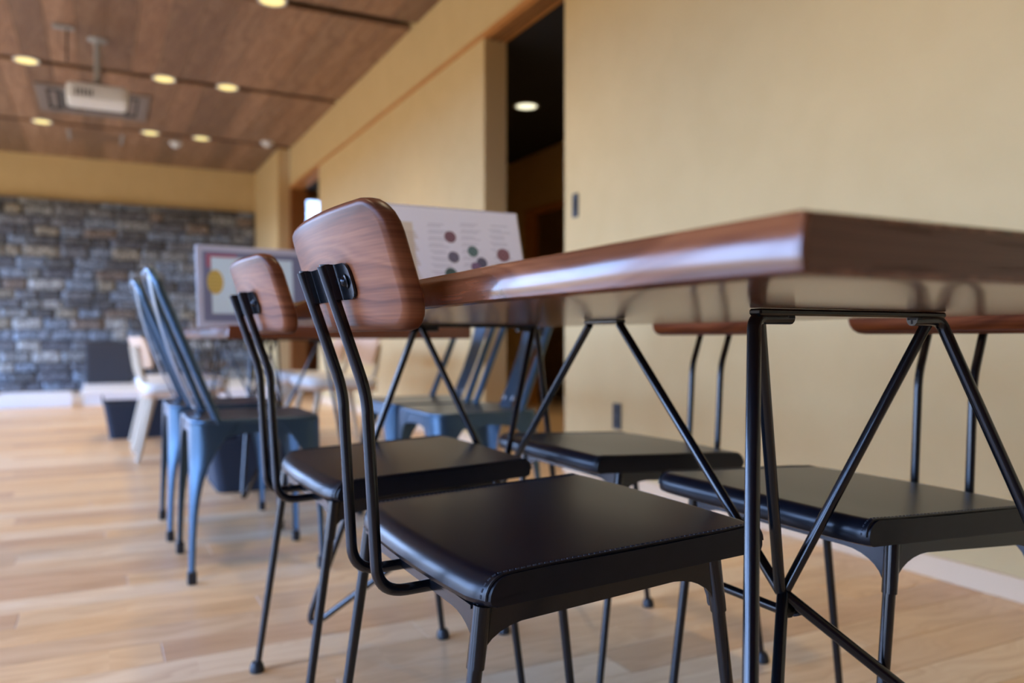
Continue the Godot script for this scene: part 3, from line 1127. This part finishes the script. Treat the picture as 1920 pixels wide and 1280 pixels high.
func build_stone_wall() -> void:
	var root := struct("wall_stone")
	var right := 1.925
	var left := -2.05
	block("mortar_bed", Vector3(left, 0, FAR - 0.05), Vector3(right, 2.385, FAR), M.mortar, root)
	# a few rough stone blocks of unit size, scaled to place
	var kinds := []
	for k in 10:
		var b := MB.new()
		var ring := []
		for q in [[0.0, 0.5], [0.35, 0.5], [0.75, 0.46], [1.0, 0.37]]:
			var row := PackedVector3Array()
			for a in 8:
				var p: Vector2 = [Vector2(-1, -1), Vector2(0, -1), Vector2(1, -1), Vector2(1, 0), Vector2(1, 1), Vector2(0, 1), Vector2(-1, 1), Vector2(-1, 0)][a]
				var jit := 0.05 if q[0] > 0.1 else 0.0
				row.append(Vector3(p.x * q[1] + rng.randf_range(-jit, jit) * 0.6, p.y * q[1] + rng.randf_range(-jit, jit), q[0] * rng.randf_range(0.8, 1.1)))
			ring.append(row)
		b.loft(ring, true, true, 25.0)
		kinds.append(b.mesh())
	var y := 0.0
	while y < 2.36:
		var hh := rng.randf_range(0.10, 0.15)
		if y + hh > 2.33:
			hh = 2.385 - y
		var x := left
		while x < right - 0.01:
			var ww := rng.randf_range(0.14, 0.42)
			if x + ww > right - 0.12:
				ww = right - x
			var deep := rng.randf_range(0.02, 0.065)
			var tone: int = [0, 1, 2, 0, 5, 2, 3, 4, 5, 6, 7, 7, 5, 1][rng.randi() % 14]
			var o := part("stone", kinds[rng.randi() % 10], M["stone%d" % tone], root, P(x + ww * 0.5, y + hh * 0.5, FAR - 0.05))
			o.scale = Vector3(ww - 0.008, hh - 0.008, deep)
			x += ww
		y += hh

func build_ceiling_things() -> void:
	var warm := Color(1.0, 0.91, 0.75)
	for e in [[5.61, [1.05, 0.52, -0.52], "channel by the doorway"], [7.73, [1.05, 0.52, -0.52], "channel just behind the projector"], [9.83, [1.05, 0.52, -0.52], "channel nearest the stone wall"]]:
		for x in e[1]:
			downlight(x, CEIL, e[0], "warm downlight in the ceiling %s, %s" % [e[2], "closest to the plaster wall" if x > 1.0 else ("second from the plaster wall" if x > 0.0 else "third from the plaster wall")], "ceiling downlights", M.bulb, 1.5, warm)
	for z in [1.45, 3.53]:
		for x in [1.05, -0.52]:
			downlight(x, CEIL, z, "warm downlight in a ceiling channel %s the walnut table, %s" % ["over" if z < 2.0 else "just beyond", "plaster wall side" if x > 0.0 else "open floor side"], "downlights above the near table", M.bulb, 1.5, warm)
	downlight(2.96, 2.462, 5.55, "bright round downlight on the dark ceiling beyond the doorway", "", M.hall_bulb, 1.6, Color(1.0, 0.92, 0.75))
	# projector on its pole
	var pr := base("projector", P(0.0, CEIL, 6.95))
	tag(pr, "white projector hanging from a pole on the wooden ceiling", "projector")
	var b := MB.new()
	b.lathe([Vector2(0, 0), Vector2(0.07, 0), Vector2(0.07, -0.012), Vector2(0.03, -0.03), Vector2(0, -0.03)], Transform3D(), 20)
	part("ceiling_plate", b.mesh(), M.grey, pr)
	b = MB.new()
	b.rod(Vector3(0, -0.02, 0), Vector3(0, -0.35, 0), 0.024, 16)
	part("pole", b.mesh(), M.grey, pr)
	b = MB.new()
	b.box(Vector3(0, -0.365, 0), Vector3(0.18, 0.02, 0.16), 0.004)
	part("bracket", b.mesh(), M.dark, pr)
	b = MB.new()
	b.slab(0.42, 0.30, 0.05, 0.13, 0.03, func(p: Vector3) -> Vector3: return Vector3(p.x, -0.44 + p.z, p.y))
	var body := part("projector_body", b.mesh(), M.white, pr)
	b = MB.new()
	b.lathe([Vector2(0, 0), Vector2(0.045, 0), Vector2(0.045, 0.03), Vector2(0.036, 0.03), Vector2(0.03, 0.015), Vector2(0, 0.012)], Transform3D(Basis(Vector3(1, 0, 0), -PI / 2), Vector3(0.09, -0.44, -0.145)), 20)
	part("lens", b.mesh(), M.dark, body)
	for k in 5:
		b = MB.new()
		b.box(Vector3(-0.14 + k * 0.025, -0.45, 0.150), Vector3(0.012, 0.05, 0.004), 0.0)
		part("vent_slot", b.mesh(), M.charcoal, body)
	# ceiling cassette
	var ac := base("air_conditioner", P(-0.03, CEIL, 8.80))
	tag(ac, "square grey ceiling air conditioner behind the projector", "air conditioner")
	b = MB.new()
	for s in [-1, 1]:
		b.box(Vector3(0, -0.012, 0.43 * s), Vector3(0.95, 0.024, 0.09), 0.006)
		b.box(Vector3(0.43 * s, -0.012, 0), Vector3(0.09, 0.024, 0.77), 0.006)
	part("frame", b.mesh(), M.ac, ac)
	b = MB.new()
	b.box(Vector3(0, -0.004, 0), Vector3(0.77, 0.008, 0.77), 0.0)
	part("backing", b.mesh(), M.charcoal, ac)
	for k in 14:
		b = MB.new()
		b.box(Vector3(0.26 * (k - 6.5) / 6.5, -0.012, 0), Vector3(0.012, 0.012, 0.5), 0.0)
		part("grille_bar", b.mesh(), M.grey, ac)
	for k in 4:
		b = MB.new()
		b.box(Vector3(0, -0.014, 0.335), Vector3(0.55, 0.006, 0.06), 0.002, Transform3D(Basis(Vector3.UP, PI / 2 * k), Vector3.ZERO))
		part("louvre", b.mesh(), M.ac, ac)
	# inspection hatch, two detectors, a slim hanging sensor
	var hatch := base("ceiling_hatch", P(-0.02, CEIL, 10.3))
	tag(hatch, "faint square hatch in the wooden ceiling close to the stone wall", "hatch")
	b = MB.new()
	b.box(Vector3(0, -0.003, 0), Vector3(0.50, 0.006, 0.45), 0.002)
	part("hatch_panel", b.mesh(), M.ceil3, hatch)
	for s in [-1, 1]:
		b = MB.new()
		b.box(Vector3(0.265 * s, -0.005, 0), Vector3(0.03, 0.010, 0.50), 0.002)
		part("hatch_edge", b.mesh(), M.grey, hatch)
	for e in [[0.81, 10.2, "white round detector between two downlights on the ceiling"], [1.75, 9.68, "white round detector on the ceiling beside the plaster wall"]]:
		var d := base("smoke_detector", P(e[0], CEIL, e[1]))
		tag(d, e[2], "smoke detector", "ceiling detectors")
		b = MB.new()
		b.lathe([Vector2(0, 0), Vector2(0.07, 0), Vector2(0.07, -0.015), Vector2(0.055, -0.03), Vector2(0, -0.03)], Transform3D(), 20)
		part("detector_base", b.mesh(), M.white, d)
		b = MB.new()
		b.lathe([Vector2(0, -0.03), Vector2(0.04, -0.03), Vector2(0.034, -0.055), Vector2(0, -0.06)], Transform3D(), 20)
		part("detector_dome", b.mesh(), M.white, d)
	var rod := base("ceiling_rod", P(-0.22, CEIL, 6.75))
	tag(rod, "thin dark rod hanging from a small bracket beside the projector pole", "ceiling rod")
	b = MB.new()
	b.box(Vector3(0, -0.012, 0), Vector3(0.14, 0.024, 0.06), 0.005)
	part("bracket", b.mesh(), M.grey, rod)
	b = MB.new()
	b.rod(Vector3(0.02, -0.02, 0), Vector3(0.02, -0.26, 0), 0.007, 8)
	part("rod", b.mesh(), M.charcoal, rod)

func build_first_table() -> void:
	var t := make_table("dining_table", 0.785, 1.672, 0.7256, 0.0326, 0.0465, M.table)
	t.position = P(0.6975, 0, 1.123)
	tag(t, "walnut slab table on black bent-tube legs between four black leather chairs", "table")
	var c := make_cafe_chair()
	var g := "leather cafe chairs round the walnut table"
	c.position = P(0.476, 0, 0.901)
	tag(c, "black leather chair with walnut backrest, open floor side, beside the table's dark end", "chair", g)
	copy(c, P(0.479, 0, 1.470), 0.0, "black leather chair with walnut backrest, open floor side, next to the blue metal chair", g)
	copy(c, P(1.012, 0, 0.855), PI, "black leather chair with walnut backrest, plaster wall side, beside the table's dark end", g)
	copy(c, P(1.010, 0, 1.435), PI, "black leather chair with walnut backrest, plaster wall side, towards the dark doorway", g)
	var m := make_card("menu_card", 0.30, 0.214, menu_print(), 0.004, P(0.65, 0.7258, 1.48), 0.30, 0.0)
	tag(m, "white menu card with small round dish photos leaning on the walnut table", "menu")

func build_far_seating() -> void:
	var t := make_table("dining_table", 0.76, 2.4, 0.70, 0.040, 0.0, M.table, 0.22, 0.35)
	t.position = P(0.72, 0, 3.65)
	tag(t, "second walnut table carrying the framed menu, with blue metal chairs", "table")
	var t2: Node3D = copy(t, P(0.78, 0, 6.2), 0.0, "third walnut table, with the low plywood chairs around it")
	tag(t2, "", "table")
	var f := make_card("framed_menu", 0.42, 0.297, framed_print(), 0.022, P(0.52, 0.7002, 3.05), 0.13, 0.12)
	tag(f, "grey framed menu with a pale page and gold badge on the second table", "menu")
	var c := make_metal_chair(M.blue_steel)
	var g := "blue metal chairs round the second table"
	c.position = P(0.400, 0, 2.51)
	tag(c, "blue pressed metal chair with open tube back, open floor side of the second table", "chair", g)
	copy(c, P(1.05, 0, 2.38), PI, "blue pressed metal chair, plaster wall side, next to the walnut slab table", g)
	copy(c, P(1.05, 0, 2.79), PI, "blue pressed metal chair, plaster wall side, second from the walnut slab table", g)
	copy(c, P(0.385, 0, 3.04), 0.0, "blue pressed metal chair, open floor side, half hidden by another blue chair", g)
	var p := make_ply_chair()
	var pg := "low plywood chairs at the third table"
	p.position = P(0.42, 0, 4.95)
	tag(p, "low chair with pale plywood back and white pad, open floor side, by the second table", "chair", pg)
	copy(p, P(0.42, 0, 5.55), 0.0, "low chair with pale plywood back, open floor side of the third table, by a basket", pg)
	copy(p, P(1.30, 0, 4.95), PI + 0.1, "low chair with pale plywood back, plaster wall side, near the second table", pg)
	copy(p, P(1.32, 0, 5.65), PI - 0.1, "low chair with pale plywood back, plaster wall side, at the stone wall end", pg)
	var k := make_basket()
	k.position = P(0.60, 0, 3.83)
	tag(k, "dark navy luggage basket on the floor under the second table", "basket", "luggage baskets on the floor")
	copy(k, P(0.26, 0, 6.05), PI / 2, "dark navy luggage basket on the floor by the third table", "luggage baskets on the floor")

func build_small_things() -> void:
	# low pale platform along the stone wall, with a dark cabinet on it
	var st := base("low_platform", P(0.80, 0, 10.22))
	tag(st, "low pale platform at the foot of the stone wall, under the dark cabinet", "platform")
	var b := MB.new()
	b.box(Vector3(0, 0.115, 0), Vector3(1.90, 0.03, 2.44), 0.005)
	part("platform_top", b.mesh(), M.plinth, st)
	b = MB.new()
	b.box(Vector3(0, 0.05, 0), Vector3(1.86, 0.10, 2.40), 0.0)
	part("platform_riser", b.mesh(), M.plinth, st)
	var step := base("step_block", P(-0.53, 0, 9.15))
	tag(step, "low white step block on the floor beside the pale platform", "step")
	b = MB.new()
	b.box(Vector3(0, 0.06, 0), Vector3(0.62, 0.12, 0.42), 0.008)
	part("block", b.mesh(), M.plinth, step)
	b = MB.new()
	b.box(Vector3(0, 0.1245, 0), Vector3(0.58, 0.009, 0.38), 0.002)
	part("tread", b.mesh(), M.white, step)
	var sp := base("speaker_cabinet", P(0.12, 0.13, 10.87))
	tag(sp, "dark grey square speaker cabinet on the pale platform", "speaker")
	b = MB.new()
	b.box(Vector3(0, 0.245, 0), Vector3(0.50, 0.49, 0.40), 0.012)
	var cab := part("cabinet", b.mesh(), M.charcoal, sp)
	b = MB.new()
	b.box(Vector3(0, 0.245, 0.202), Vector3(0.46, 0.45, 0.012), 0.004)
	part("grille", b.mesh(), M.charcoal, cab)
	# switch and outlet on the near wall
	var sw := base("wall_switch", P(WALL, 1.304, 3.354))
	tag(sw, "black switch plate on the plaster wall beside the doorway edge", "wall switch")
	b = MB.new()
	b.box(Vector3(-0.004, 0, 0), Vector3(0.008, 0.115, 0.050), 0.002)
	part("plate", b.mesh(), M.plate, sw)
	b = MB.new()
	b.box(Vector3(-0.0095, 0, 0), Vector3(0.005, 0.06, 0.024), 0.001)
	part("rocker", b.mesh(), M.dark, sw)
	var ou := base("wall_outlet", P(WALL, 0.315, 3.0))
	tag(ou, "black outlet plate low on the plaster wall", "wall outlet")
	b = MB.new()
	b.box(Vector3(-0.004, 0, 0), Vector3(0.008, 0.115, 0.060), 0.002)
	part("plate", b.mesh(), M.plate, ou)
	for y in [-0.025, 0.025]:
		b = MB.new()
		b.box(Vector3(-0.0085, y, 0), Vector3(0.003, 0.028, 0.030), 0.001)
		part("socket", b.mesh(), M.dark, ou)
